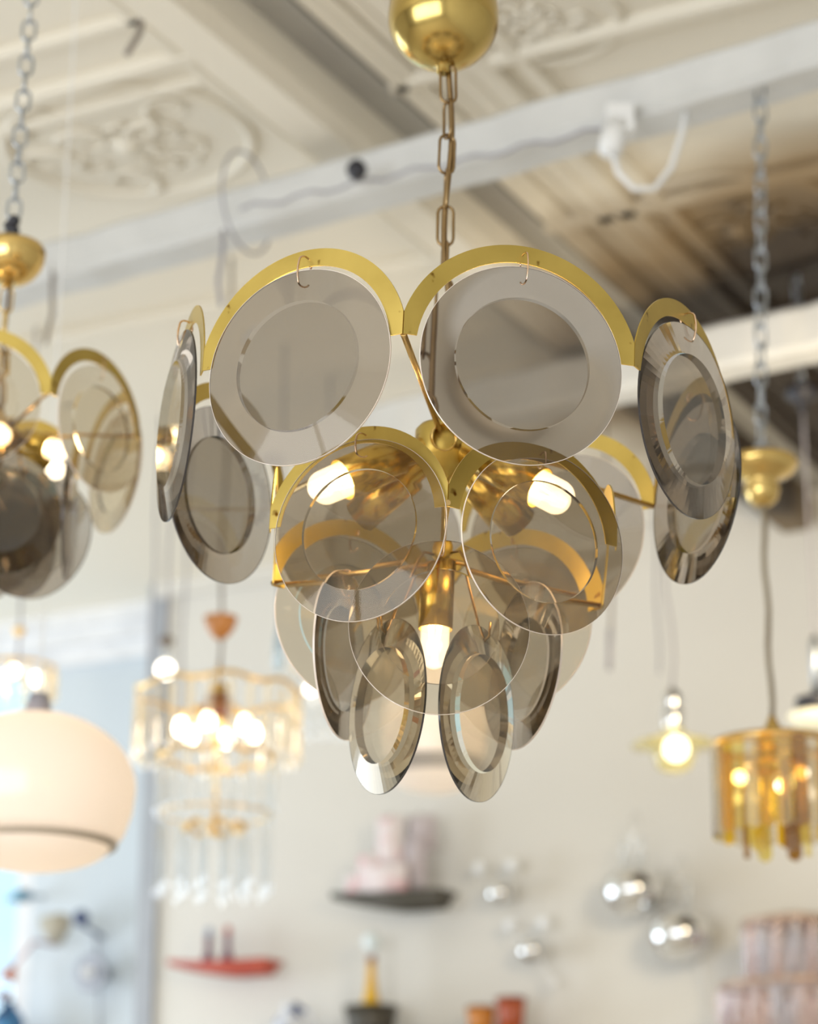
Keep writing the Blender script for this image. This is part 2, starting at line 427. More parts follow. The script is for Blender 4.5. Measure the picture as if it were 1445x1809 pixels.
# ---------------------------------------------------------------- room shell
plaster = solid('wall_plaster', (.66, .64, .60), (.70, .68, .635), .7, 0, 1.2, .1)
plaster_daylit = solid('wall_plaster_daylit', (.56, .61, .65), (.60, .65, .69), .7, 0, 1.2, .1)  # blue tint paints in the cool daylight on this wall
white_trim = solid('white_paint_trim', (.70, .70, .71), (.78, .78, .79), .55, 0, 14, .15)
floor_m = solid('oak_floor', (.56, .50, .42), (.66, .60, .52), .45, 0, 3, stretch=(1, 12, 1))
# ceiling plaster with a brown patch that paints in the shade at right rear
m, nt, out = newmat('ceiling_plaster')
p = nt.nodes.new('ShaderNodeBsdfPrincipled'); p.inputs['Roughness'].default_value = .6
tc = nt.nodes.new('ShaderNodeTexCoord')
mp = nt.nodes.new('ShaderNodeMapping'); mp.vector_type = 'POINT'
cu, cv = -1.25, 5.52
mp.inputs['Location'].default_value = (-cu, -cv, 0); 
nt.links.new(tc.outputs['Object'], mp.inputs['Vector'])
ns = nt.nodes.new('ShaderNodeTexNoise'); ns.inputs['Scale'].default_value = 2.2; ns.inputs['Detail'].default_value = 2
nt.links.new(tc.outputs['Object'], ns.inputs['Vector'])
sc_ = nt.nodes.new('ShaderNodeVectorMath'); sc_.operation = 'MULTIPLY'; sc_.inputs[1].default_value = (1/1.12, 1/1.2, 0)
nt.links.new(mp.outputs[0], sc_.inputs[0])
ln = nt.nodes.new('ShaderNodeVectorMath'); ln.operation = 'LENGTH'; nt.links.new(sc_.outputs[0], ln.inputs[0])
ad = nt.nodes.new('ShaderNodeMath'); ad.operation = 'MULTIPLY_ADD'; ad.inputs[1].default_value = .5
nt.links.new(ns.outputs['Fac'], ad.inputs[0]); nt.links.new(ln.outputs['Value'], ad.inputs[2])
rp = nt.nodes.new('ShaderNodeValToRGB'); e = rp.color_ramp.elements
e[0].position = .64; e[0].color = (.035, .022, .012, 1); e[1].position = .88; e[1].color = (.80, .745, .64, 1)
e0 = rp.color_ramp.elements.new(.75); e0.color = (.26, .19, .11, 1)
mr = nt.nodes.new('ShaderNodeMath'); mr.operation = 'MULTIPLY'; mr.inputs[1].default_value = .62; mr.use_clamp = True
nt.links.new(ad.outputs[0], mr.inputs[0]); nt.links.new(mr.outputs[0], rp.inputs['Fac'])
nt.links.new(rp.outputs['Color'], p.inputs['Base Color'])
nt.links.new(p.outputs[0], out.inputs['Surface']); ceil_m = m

def room_obj(mb, name, mat):           # meshes of the shell are written in room axes (u, v, z)
    return struct(mb.build(name, mat, None, (0, 0, 0), (0, 0, RA)))
ZC = CAM_Z+CEIL
UL, UR = -4.18, 1.7
room_obj(MB().box((9.0, 9.4, .1), T(-2.8, 1.9, -.05)), 'floor', floor_m)
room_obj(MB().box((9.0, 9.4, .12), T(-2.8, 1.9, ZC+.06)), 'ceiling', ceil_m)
room_obj(MB().box((UR-UL, .15, ZC), T((UR+UL)/2, WALL_V+.075, ZC/2)), 'wall_back', plaster)
room_obj(MB().box((.15, 9.2, ZC), T(UR+.075, 1.7, ZC/2)), 'wall_right', plaster)
WL = WALL_V+.22
ulw, _ = uv(on_wall(72, 1300, 0, WL))
room_obj(MB().box((UL+.1-ulw, .12, ZC), T((UL+.1+ulw)/2, WL+.06, ZC/2)), 'wall_left', plaster_daylit)
wv = WL+.1
wb = MB()      # shop front wall behind the viewer, wide display window in it
VF = -2.7; b0, b1, bz0, bz1 = -4.6, .9, .7, 3.2
wb.box((b0+7.3, .15, ZC), T((b0-7.3)/2, VF, ZC/2)); wb.box((UR-b1, .15, ZC), T((UR+b1)/2, VF, ZC/2))
wb.box((b1-b0, .15, bz0), T((b1+b0)/2, VF, bz0/2)); wb.box((b1-b0, .15, ZC-bz1), T((b1+b0)/2, VF, (ZC+bz1)/2))
room_obj(wb, 'wall_front', plaster)
fr = MB()
for i in range(4): fr.box((.06, .08, bz1-bz0), T(b0+(b1-b0)*i/3, VF, (bz0+bz1)/2))
for z_ in (bz0, bz1): fr.box((b1-b0, .08, .06), T((b0+b1)/2, VF, z_))
room_obj(fr, 'window_2', white_trim)
wb = MB()      # outer left wall with a daylit window
c0, c1 = 2.6, 5.9
wb.box((.15, c0-VF, ZC), T(-7.3, (c0+VF)/2, ZC/2)); wb.box((.15, WL+.2-c1, ZC), T(-7.3, (WL+.2+c1)/2, ZC/2))
wb.box((.15, c1-c0, .8), T(-7.3, (c0+c1)/2, .4)); wb.box((.15, c1-c0, ZC-3.3), T(-7.3, (c0+c1)/2, (ZC+3.3)/2))
room_obj(wb, 'wall_side', plaster)
# window left of it: frame + pane, daylight beyond
wz0, wz1 = .9, on_wall(40, 1105, 0, WL).z
wb = MB(); uw = (ulw-1.5)
wb.box((1.5, .12, .9), T(ulw-.75, WL+.06, .45)); wb.box((1.5, .12, ZC-wz1), T(ulw-.75, WL+.06, (ZC+wz1)/2))
wb.box((.5, .12, ZC), T(ulw-1.75, WL+.06, ZC/2))
room_obj(wb, 'wall_left', plaster_daylit)
wf = MB()
for u_ in (ulw-.03, ulw-.75, ulw-1.47): wf.box((.06, .08, wz1-wz0), T(u_, WL+.04, (wz0+wz1)/2))
for z_ in (wz0+.03, wz1-.03, wz1-.55): wf.box((1.5, .07, .06), T(ulw-.75, WL+.04, z_))
w1 = room_obj(wf, 'window_1', white_trim)
MB().box((1.44, .006, wz1-wz0), T(ulw-.75, WL+.05, (wz0+wz1)/2)).build('window_pane', thin_glass('window_glass', (.82, .93, .97)), w1)
# cornices
cm = MB()
for (d, h, z_) in ((.10, .05, ZC-.025), (.07, .05, ZC-.075), (.03, .06, ZC-.13)): cm.box((UL+.1-ulw+1.5, d, h), T((UL+.1+ulw-1.5)/2, WL-d/2, z_))
room_obj(cm, 'trim_1', white_trim)
cm = MB(); cm.box((UR-UL, .035, .05), T((UR+UL)/2, WALL_V-.0175, ZC-.025)); room_obj(cm, 'trim_2', plaster)
cm = MB(); cm.box((.06, .02, ZC-.0), T(UL+.0, WALL_V-.010, ZC/2)); room_obj(cm, 'trim_3', solid('blue_grey_strip', (.34, .36, .40), (.38, .40, .44), .6))  # blue-grey strip down the corner, darker than both walls

# ceiling ribs and mouldings; rib along v through a sighted point, or along u
trim_n = [3]
def tn(): trim_n[0] += 1; return 'trim_%d' % trim_n[0]
def rib_v(px, py, w, h, v0, v1, mat=None):
    u_, _ = uv(on_ceiling(px, py)); mb = MB()
    pr = [(-w/2, 0), (-w/2, -h*.75), (-w*.36, -h), (w*.36, -h), (w/2, -h*.75), (w/2, 0)]
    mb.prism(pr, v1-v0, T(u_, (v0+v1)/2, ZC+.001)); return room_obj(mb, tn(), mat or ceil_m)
def rib_u(px, py, w, h, u0, u1, mat=None):
    _, v_ = uv(on_ceiling(px, py)); mb = MB()
    pr = [(-w/2, 0), (-w/2, -h*.6), (-w*.3, -h), (w*.3, -h), (w/2, -h*.6), (w/2, 0)]
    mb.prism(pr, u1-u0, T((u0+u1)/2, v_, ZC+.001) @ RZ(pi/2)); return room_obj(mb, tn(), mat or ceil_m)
uA = uv(on_ceiling(395, 0))[0]
rib_v(400, 0, .11, .13, -1, 6.19)
shade_strip = solid('shaded_rib_side', (.33, .31, .28), (.38, .36, .32), .6, 0, 4)  # flat strip whose grey paints in the shaded side of the rib
rib_v(487, 0, .085, .03, -1, 6.19, shade_strip)
for (px, py, w, h) in ((560, 0, .035, .024), (300, 75, .03, .02), (345, 0, .03, .012), (740, 0, .05, .026), (830, 130, .035, .024), (890, 280, .03, .016), (700, 60, .03, .016), (1020, 320, .05, .026), (1150, 330, .03, .022)):
    rib_v(px, py, w, h, -1 if px > 400 else 2.4, 6.19)
vA = [uv(on_ceiling(px, py))[1] for px, py in ((240, 110), (240, 165), (240, 30))]
uB = [uv(on_ceiling(px, py))[0] for px, py in ((250, 110), (300, 190))]
for (px, py, w, h) in ((240, 112, .035, .024), (242, 165, .03, .016), (245, 22, .03, .02), (430, 520, .05, .026)):
    rib_u(px, py, w, h, -6.5, uA-.05)
for (px, py, w, h) in ((1100, 40, .04, .024), (1250, 330, .05, .026), (1300, 560, .05, .026)):
    rib_u(px, py, w, h, uA+.05, UR)
# relief ornaments
def ornament(px, py, s, seed, rx=1., ry=1.):
    rnd = random.Random(seed); mb = MB(); p_ = on_ceiling(px, py); u_, v_ = uv(p_)
    for k in range(12):
        a0 = k*2*pi/12; r0 = s*rnd.uniform(.15, .85); cx, cy = r0*cos(a0)*rx, r0*sin(a0)*ry
        pts = []; t0 = rnd.uniform(0, 6.28); sg = rnd.choice((-1, 1)); rr = s*rnd.uniform(.16, .3)
        for i in range(15):
            t = i/14; q = rr*(1-.75*t); pts.append((u_+cx+q*cos(t0+sg*t*5.5), v_+cy+q*sin(t0+sg*t*5.5), ZC-.004))
        mb.tube(pts, [.009*(1-.6*i/14) for i in range(15)], 6)
    mb.sphere(s*.12, T(u_, v_, ZC), 16)
    n = 40
    mb.tube([(u_+s*1.05*rx*cos(2*pi*i/n), v_+s*1.05*ry*sin(2*pi*i/n), ZC-.002) for i in range(n)], .013, 6, closed=True)
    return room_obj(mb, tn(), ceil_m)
ornament(225, 250, .24, 3, 1.0, .9); ornament(1300, 400, .23, 5, 1, 1.1); ornament(960, 40, .13, 9)

# painted wooden beams below the ceiling
beam_m = solid('chipped_white_beam_paint', (.60, .60, .59), (.66, .66, .65), .6, 0, 9, .3)
def beam(p0, p1, h, d, name):
    """p0, p1 mark the middle of the front face"""
    p0, p1 = V3(p0), V3(p1); m_ = (p0+p1)/2; dv = p1-p0; L = dv.length+1.6; ang = math.atan2(dv.y, dv.x)
    mb = MB(); N = 40; rnd = random.Random(4)
    M = Matrix.Translation((m_.x, m_.y, m_.z)) @ RZ(ang)
    prof = [(-h/2+.012, 0), (-h/2, .012), (-h/2, d-.012), (-h/2+.012, d), (h/2-.012, d), (h/2, d-.012), (h/2, .012), (h/2-.012, 0)]
    rings = []
    for i in range(N+1):
        x = -L/2+L*i/N; j = rnd.uniform(-.003, .003); k = rnd.uniform(-.003, .003)
        rings.append([mb.bm.verts.new(M @ V3((x, y+j, z+k))) for z, y in prof])
    for A, B in zip(rings, rings[1:]):
        for q in range(8): mb.bm.faces.new((A[q], A[(q+1) % 8], B[(q+1) % 8], B[q]))
    mb.bm.faces.new(rings[0]); mb.bm.faces.new(rings[-1][::-1])
    return struct(mb.build(name, beam_m))
HB = CEIL-.22
near_beam = beam(on_ceiling(0, 480, HB), on_ceiling(1445, 70, HB), .085, .10, tn())
beam(on_ceiling(1180, 628, HB), on_ceiling(1445, 568, HB), .105, .10, tn())
# hooks, straps and the junction box on the beam
def on_beam(px, py): return on_ceiling(px, py, HB-.06)
def small_hook(px, py, ln, label, mat, Y=None, r=.0042):
    p = on_beam(px, py) if Y is None else at(px, py, Y)
    mb = MB(); mb.tube([(0, 0, .05), (0, 0, 0), (.004, 0, -ln*.5), (-.004, 0, -ln*.8), (-.006, 0, -ln), (-.010, 0, -ln*1.02)], r, 8)
    return tag(mb.build('ceiling_hook', mat, None, p), label, 'hook')
small_hook(92, 505, .12, 'dark iron hook hanging from the white beam above the small chandelier', cord_br)
p = on_ceiling(250, 2, CEIL-.02)
tag(MB().tube([(0, 0, .03), (.0, 0, 0), (.0, 0, -.06), (-.012, 0, -.085), (-.022, 0, -.105)], .006, 8).build('ceiling_hook', cord_br, None, p), 'short brown wire stub hanging from the ceiling near the upper left corner', 'wire')
p = on_beam(410, 400)
st = MB(); n = 24
st.tube([(0, .12*cos(2*pi*i/n)*.75+.05, .07+.10*sin(2*pi*i/n)) for i in range(n)], .0028, 6, closed=True)
st.tube([(0, -.03, -.02), (.0, -.03, -.07), (-.008, -.03, -.12), (.0, -.03, -.17)], .0045, 6)
tag(st.build('hanging_strap', cord_gr, None, p, (0, 0, RA)), 'thin grey strap looped around the white ceiling beam above the left front disc', 'strap')
p = on_beam(630, 318)
(MB().lathe([(.0001, -.014), (.016, -.012), (.019, 0), (.016, .012), (.0001, .014)], 16, RX(pi/2)).build('beam_knob', black, near_beam, p+V3((0, -.01, .015))))
ca, cb = on_ceiling(425, 372, HB-.055), on_ceiling(1060, 232, HB-.055)
tag(MB().tube([ca.lerp(cb, i/24)+V3((0, -.006, .006*sin(i*1.7))) for i in range(25)], .0032, 6).build('beam_crack_line', cord_gr, None), 'thin grey line for the crack along the lower edge of the nearer white beam', 'cable')  # tube standing in for the dark crack line in the beam
p = on_beam(1095, 215)
jb = thing('cable_socket', 'white plastic lamp socket with a looped cable under the ceiling beam', 'socket', p)
MB().box((.045, .04, .05), T(0, 0, .0)).lathe([(.0001, -.03), (.018, -.03), (.022, -.01), (.022, .03), (.0001, .03)], 20, T(-.012, -.005, -.035) @ RY(.25)).build('housing', plastic_w, jb)
MB().tube([(-.015, 0, -.05), (-.005, 0, -.095), (.02, 0, -.125), (.055, 0, -.125), (.085, 0, -.085), (.105, 0, -.02), (.118, 0, .04)], .0055, 8).build('cable_loop', plastic_w, jb)

# ---------------------------------------------------------------- far lamps
def cord(mb, x, z0, z1, r=.004, sway=0.0, seg=6):
    mb.tube([(x+sway*sin(i*1.3), 0, z0+(z1-z0)*i/12) for i in range(13)], r, seg); return mb
crystal = thin_glass('clear_crystal', (.95, .965, .98), .10, .05, milk=.06, milkc=(.85, .9, .95))
crystal_w = thin_glass('warm_crystal', (1, .93, .80), .2, .08, milk=.10, milkc=(.95, .85, .7))
def prism_drop(name, mat, L, r):
    return MB().lathe([(.0001, 0), (r*.5, -.004), (r, -.012), (r*.9, -L*.82), (r*1.3, -L*.9), (.0001, -L)], 6, smooth=False).build(name, mat, None)
# tiered crystal chandelier, centre-left
p = at(383, 1330, 4.9); s = 4.9/F*1.05
ct = thing('chandelier', 'gilt chandelier with tiers of hanging clear crystal prisms behind, centre-left', 'chandelier', p)
top_z = ZC-p.z
cord(MB(), 0, .15, top_z, .0035, .003).build('cord', cord_br, ct)
MB().lathe([(.0001, -.035), (.006, -.035), (.012, -.032), (.028, -.014), (.036, .012), (.034, .014), (.0001, .014)], 28).build('canopy', solid('terracotta_wood', (.42, .15, .035), (.5, .2, .05), .35), ct, (0, 0, (1330-1100)*s))
MB().lathe([(.0001, .19), (.004, .19), (.004, .15), (.02, .14), (.012, .11), (.03, .10), (.008, .07), (.006, -.02), (.016, -.03), (.005, -.05), (.005, -.155), (.018, -.165), (.0001, -.175)], 20).build('stem', gold, ct)
def gring(R_, z, r=.004, wav=.006):
    n = 48; return MB().tube([(R_*cos(2*pi*i/n), R_*sin(2*pi*i/n), z+wav*sin(2*pi*i/n*8)) for i in range(n)], r, 6, closed=True)
for R_, z in ((.168, .125), (.118, -.010), (.062, -.155)):
    g = gring(R_, z, .0055).build('gilt_ring', gold, ct)
pd = prism_drop('crystal_prism', crystal_w, .145, .0065); pd.parent = ct; first = True
for n, R_, z, L, mt in ((26, .168, .122, .145, crystal_w), (20, .118, -.014, .12, crystal), (14, .112, -.13, .17, crystal), (10, .062, -.16, .135, crystal)):
    proto = pd if first else prism_drop('crystal_prism', mt, L, .006 if mt is crystal_w else .0075); proto.parent = ct
    first = False
    for k in range(n):
        o = proto if k == 0 else copy_part(proto, ct)
        a = 2*pi*k/n+.1; o.location = (R_*cos(a), R_*sin(a), z-.004*(k % 2))
for k in range(3):
    pass
gring(.112, -.128, .0025, 0).build('gilt_ring', gold, ct)
for k in range(6):
    a = k*pi/3+.35; q = V3((.078*cos(a), .078*sin(a), .055))
    MB().tube([(0, 0, .10), q*.6+V3((0, 0, .06)), q+V3((0, 0, .012))], .0035, 6).build('arm', gold, ct)
    MB().lathe([(.0001, -.028), (.011, -.022), (.015, -.008), (.009, .01), (.0001, .012)], 16).build('light_bulb', far_bulb, ct, q)
MB().lathe([(.02, .07), (.03, .085), (.026, .12), (.0001, .125)], 16).build('holder_cup', solid('brown_cup', (.22, .07, .03), None, .4), ct)

# frosted pendant with bright shade, left, and pale crystal lamp half hidden behind the main one
def small_cluster(px, py, Y, w, h, label, mat, n, canopy, brightness=True):
    p = at(px, py, Y); t = thing('crystal_lamp', label, 'hanging lamp', p)
    cord(MB(), 0, 0, ZC-p.z, .003, .002).build('cord', cord_gr, t)
    MB().lathe([(.0001, -.012), (.008, -.012), (w*.18, .006), (.0001, .012)], 16).build('canopy', canopy, t, (0, 0, h*1.15))
    gg = MB(); m_ = 32
    gg.tube([(w*cos(2*pi*i/m_), w*sin(2*pi*i/m_), 0) for i in range(m_)], .004, 6, closed=True); gg.build('gilt_ring', gold, t)
    pr = prism_drop('crystal_prism', mat, h, .008); pr.parent = t
    for k in range(n):
        o = pr if k == 0 else copy_part(pr, t); a = 2*pi*k/n+.2; o.location = (w*cos(a), w*sin(a), 0)
    if brightness:
        for k in range(3):
            a = k*2*pi/3+.5
            MB().sphere(.014, T(w*.55*cos(a), w*.55*sin(a), -h*.25), 12).build('light_bulb', far_bulb, t)
    return t
small_cluster(575, 1185, 5.6, .075, .16, 'pale blue crystal lamp with prisms partly hidden behind the lowest smoked discs', crystal, 14, gold)
small_cluster(30, 1180, 5.3, .085, .075, 'gilt ringed crystal lamp glowing above the big opal dome at the left edge', crystal_w, 14, gold)
t = thing('pendant_lamp', 'small lit bulb pendant with brown cap left of the gilt crystal chandelier', 'pendant lamp', at(292, 1180, 5.6))
cord(MB(), 0, .08, ZC-t.location.z, .003, .002).build('cord', cord_gr, t)
MB().lathe([(.0001, .055), (.016, .056), (.02, .066), (.012, .078), (.0001, .08)], 16).build('cap', cord_br, t)
MB().lathe([(.010, .055), (.010, .02), (.022, .012), (.022, 0), (.0001, 0)], 16).build('glass_neck', crystal, t)
MB().sphere(.021, T(0, 0, -.004), 14).build('light_bulb', far_bulb, t)
t = thing('pendant_lamp', 'slim blue-grey rod pendant left of the lower smoked discs', 'pendant lamp', at(492, 1150, 5.4))
cord(MB(), 0, 0, ZC-t.location.z, .0035, .0).build('cord', cord_gr, t)
MB().lathe([(.0001, -.05), (.012, -.04), (.012, .02), (.004, .06), (.0001, .07)], 12).build('blue_tip', thin_glass('pale_blue_glass', (.75, .86, .93), .1, milk=.3, milkc=(.6, .75, .88)), t)

# opal dome pendant
m, nt, out = newmat('opal_glass')
d = nt.nodes.new('ShaderNodeBsdfDiffuse'); d.inputs['Color'].default_value = (.86, .82, .80, 1)
tl = nt.nodes.new('ShaderNodeBsdfTranslucent'); tl.inputs['Color'].default_value = (.92, .84, .76, 1)
g = nt.nodes.new('ShaderNodeBsdfGlossy'); g.inputs['Roughness'].default_value = .15
mx = nt.nodes.new('ShaderNodeMixShader'); mx.inputs[0].default_value = .45
mx2 = nt.nodes.new('ShaderNodeMixShader'); mx2.inputs[0].default_value = .04
nt.links.new(d.outputs[0], mx.inputs[1]); nt.links.new(tl.outputs[0], mx.inputs[2]); nt.links.new(mx.outputs[0], mx2.inputs[1]); nt.links.new(g.outputs[0], mx2.inputs[2])
nt.links.new(mx2.outputs[0], out.inputs['Surface']); opal = m
YO = 3.6; s = YO/F*1.04
og = thing('pendant_lamp', 'large frosted opal dome pendant lamp with a bowl below, at the left edge', 'pendant lamp', at(55, 1490, YO))
Rr = 175*s; hh = 235*s
hh *= .97
pr = [(.012, hh)] + [(Rr*sin(a_), hh*.42+hh*.58*cos(a_)) for a_ in [pi/2*i/12 for i in range(1, 13)]] + [(Rr*.975, hh*.25), (Rr*.90, hh*.08), (Rr*.83, 0), (Rr*.815, .002)]
MB().lathe(pr, 64).build('dome_shade', opal, og)
MB().lathe([(Rr*.83, .0025), (Rr*.84, .0025), (Rr*.84, -.004), (Rr*.76, -.006), (Rr*.76, -.002)], 48, close=True).build('shade_rim', solid('beige_rim', (.5, .42, .33), None, .5), og)
MB().lathe([(Rr*.77, -.002)]+[(Rr*.77*cos(pi/2*i/10), -.040*sin(pi/2*i/10)) for i in range(1, 11)], 48).build('lower_bowl', opal, og)
MB().sphere(.03, T(0, 0, hh*.5), 16).build('light_bulb', emission('warm_bulb', (1, .82, .60), 22), og)
cord(MB(), 0, hh, ZC-og.location.z, .0014).build('cord', plastic_w, og)
MB().lathe([(.0001, hh+.03), (.014, hh+.03), (.022, hh-.002), (.0001, hh-.004)], 16).build('cap', cord_gr, og)

# second opal lamp, far behind the lowest discs
YO2 = 5.4; s2 = YO2/F*1.04; ol = thing('pendant_lamp', 'white opal pendant lamp with a grey band, seen behind the lowest pair of smoked discs', 'pendant lamp', at(768, 1345, YO2))
R2 = 92*s2
MB().lathe([(.012, R2*2.0)]+[(R2*sin(pi/2*i/10), R2*.75+R2*1.25*cos(pi/2*i/10)) for i in range(1, 11)]+[(R2*.97, R2*.2), (R2*.93, .0)], 48).build('dome_shade', opal, ol)
MB().lathe([(R2*.93, 0), (R2*.9, -.034), (R2*.86, -.034), (R2*.89, .0)], 48, close=True).build('grey_band', solid('warm_grey_band', (.36, .33, .31), None, .5), ol)
MB().lathe([(R2*.86, -.030), (R2*.72, -.052), (R2*.4, -.066), (.0001, -.07)], 48).build('lower_bowl', opal, ol)
MB().sphere(.03, T(0, 0, R2*1.0), 14).build('light_bulb', emission('opal_bulb', (1, .88, .68), 22), ol)
MB().tube([(0, 0, R2*2.0), (0, 0, ZC-ol.location.z)], .0025, 6).build('cord', plastic_w, ol)

# amber bar chandelier, right
YA = on_ceiling(1345, 105, HB).y; s = YA/F*1.04
ac = thing('chandelier', 'amber and clear hanging glass bars chandelier under a double brass cup at right', 'chandelier', at(1366, 1318, YA))
zc = (1318-835)*s
def am(n_, c, mk=.05): return thin_glass(n_, c, .12, .04, milk=mk, milkc=(min(1, c[0]*1.0), c[1]*.85, c[2]*.6))
ambs = [am('amber_glass', (.97, .77, .12)), am('honey_glass', (.98, .90, .50)), am('clear_bar_glass', (.95, .93, .88), .2), am('brown_glass', (.62, .42, .14), .2), am('grey_glass', (.55, .53, .55), .2)]
Rb = 104*s; protos = []
for i, mt in enumerate(ambs):
    b = MB().prism([(-11.5*s, -152*s), (0, -160*s), (11.5*s, -152*s), (11.5*s, 0), (-11.5*s, 0)], .009).build('glass_bar', mt, ac); protos.append(b)
used = set(); seq = [1, 3, 2, 0, 1, 2, 1, 2, 0, 2, 1, 0, 2, 1, 2, 0, 2, 1, 4, 2, 0, 1, 2, 0]
for k in range(24):
    i = seq[k]; o = protos[i] if i not in used else copy_part(protos[i], ac); used.add(i)
    a = 2*pi*k/24; o.location = polar(Rb, a, .0); o.rotation_euler = (0, 0, a)
used2 = 0
for k in range(6):
    o = copy_part(protos[(3, 1)[k % 2]], ac); a = 2*pi*k/6+.3; o.location = polar(Rb*.5, a, -.03); o.rotation_euler = (0, 0, a)
gg = MB()
for R_, z in ((Rb, 0), (Rb*.5, -.03)):
    gg.lathe([(R_-.004, -.006), (R_+.004, -.006), (R_+.004, .006), (R_-.004, .006)], 40, T(0, 0, z), close=True)
for k in range(4): a = k*pi/2+.4; gg.tube([(0, 0, .012), (Rb*cos(a), Rb*sin(a), 0)], .003, 6)
gg.build('frame', gold, ac)
MB().lathe([(.0001, .05), (.004, .048), (.012, .03), (.03, .012), (.034, -.01), (.032, -.012), (.0001, .0)], 32).build('cap', brass_pol, ac)
for k in range(3):
    a = k*2*pi/3+1.2; MB().sphere(.011, T(Rb*.6*cos(a), Rb*.6*sin(a), -.05), 12).build('light_bulb', far_bulb, ac)
cord(MB(), 0, .04, zc-.03, .0045, .002).build('twisted_cord', solid('bronze_cord', (.22, .17, .11), (.30, .25, .17), .5, 0), ac)
MB().lathe([(.0001, -.04), (.012, -.038), (.022, -.030), (.028, -.012), (.024, 0), (.026, .004), (.046, .012), (.058, .026), (.057, .036), (.048, .042), (.040, .036), (.0001, .03)], 40).build('double_brass_cup', brass_pol, ac, (0, 0, zc))
tp = on_ceiling(1343, 118, HB)-ac.location
mb = MB(); chain(mb, (0, 0, zc+.03), tp, 46*s, 22*s, .0026, 6, .4, .3); mb.build('zinc_chain', steel, ac)

# black canopy pendant at the right edge
YB = 4.95; s = YB/F*1.04
bp = thing('pendant_lamp', 'black and cream dish pendant cut by the right edge of the picture', 'pendant lamp', at(1445, 1262, YB))
MB().lathe([(.0001, .034), (.045, .034), (.046, .030), (.046, .0), (.0001, .0)], 32).build('black_body', black, bp)
MB().lathe([(.0001, 0), (.062, .0), (.064, -.006), (.05, -.022), (.022, -.03), (.0001, -.031)], 40).build('cream_dish', solid('cream_glass', (.85, .80, .60), None, .3, emit=(1, .9, .62), es=.35), bp)
MB().lathe([(.0001, .034), (.011, .034), (.011, .15), (.005, .17), (.0001, .17)], 16).build('steel_stem', steel, bp)
cord(MB(), 0, .16, (1262-700)*s, .0028, .0).build('cord', cord_gr, bp)
zk = (1262-670)*s
MB().lathe([(.0001, -.04), (.007, -.038), (.012, -.012), (.035, .0), (.036, .018), (.0001, .022)], 28).build('black_canopy', black, bp, (0, 0, zk))
mb = MB(); chain(mb, (0, 0, zk+.02), (0, 0, ZC-bp.location.z), .036, .02, .003, 6, .4, .3); mb.build('zinc_chain', steel, bp)

# glass dish pendant right of centre
YG = 5.2; s = YG/F*1.04
gp = thing('pendant_lamp', 'yellowish glass dish pendant with chrome socket and a lit round bulb, right of centre', 'pendant lamp', at(1190, 1318, YG))
yg = thin_glass('straw_glass', (.93, .88, .62), .10, .05, milk=.26, milkc=(.8, .72, .35))
MB().lathe([(.020, .045), (.026, .03), (.05, .016), (.088, .006), (.096, .0), (.086, -.006), (.05, -.010), (.044, -.03), (.036, -.050), (.022, -.056)], 40).build('glass_dish', yg, gp)
MB().sphere(.027, T(.003, -.02, -.010), 20).build('light_bulb', far_bulb, gp)
MB().lathe([(.0001, .035), (.02, .036), (.024, .05), (.026, .075), (.020, .088), (.024, .095), (.020, .115), (.006, .13), (.0001, .13)], 24).build('chrome_socket', chrome, gp)
cord(MB(), .0, .125, ZC-gp.location.z, .003, .008).build('cord', cord_gr, gp)
p = at(1076, 1172, 5.3)
t = tag(MB().tube([(0, 0, 0), (.005, 0, .06), (.010, 0, .17), (.006, 0, .4), (.0, 0, ZC-p.z)], .0035, 8).build('hanging_cable', cord_br, None, p), 'dark thin cable ending in mid-air under the right side smoked discs', 'cable')
MB().tube([(0, 0, -.015), (.004, 0, .08)], .006, 8).build('sleeve_end', cord_gr, t)
for px, lab in ((262, 'thin grey cable beside the blue-grey corner strip on the left'), (318, 'thin grey cable right of the small bulb pendant'), (1165, 'thin grey cable left of the glass dish pendant')):
    p = at(px, 1290 if px < 400 else 1190, 5.9)
    tag(cord(MB(), 0, 0, ZC-p.z, .003, .003).build('hanging_cable', cord_gr, None, p), lab, 'cable')

# ---------------------------------------------------------------- things on the walls
WR = (0, 0, RA)
SW = WALL_V/cos(R(0))/F*1.13            # metres per picture unit on the back wall (about)
def wthing(name, label, cat, px, py, off=0.0, v=WALL_V, group=None): return thing(name, label, cat, on_wall(px, py, off, v), WR, group)
def hull(mb, L, dep, hgt, mi=0):
    """wall-hung half boat, pointed at -x, square at +x, open top"""
    N = 20; rows = []
    for i in range(N+1):
        t = i/N; x = -L/2+L*t; w = dep*min(1, (t*1.8))**.7+.001; h = hgt*(.35+.65*min(1, t*1.5)); zt = .006*((1-t)**3)*4
        rows.append([mb.bm.verts.new(V3(q)) for q in ((x, w, zt), (x, w*.2, zt-h*.55), (x, -w*0.2, zt-h), (x, -w*.75, zt-h*.6), (x, -w, zt))])
    for A, B in zip(rows, rows[1:]):
        for k in range(4): mb.bm.faces.new((A[k], B[k], B[k+1], A[k+1])).smooth = True
        mb.bm.faces.new((A[0], A[4], B[4], B[0]))
    mb.bm.faces.new(rows[0]); mb.bm.faces.new(rows[-1][::-1]); return mb
sb = wthing('model_ship', 'model sailing ship with dark hull and pale pink patterned sails on the wall', 'model ship', 688, 1582, .10)
hull(MB(), .385, .055, .055).build('hull', solid('dark_olive_hull', (.045, .04, .024), (.07, .06, .045), .5), sb)
sail_m = solid('pink_patterned_sailcloth', (.74, .66, .66), (.70, .42, .44), .7, 0, 22, lo=.52, hi=.66)
sail_g = solid('mauve_grey_sailcloth', (.46, .40, .42), (.52, .46, .47), .7, 0, 12)
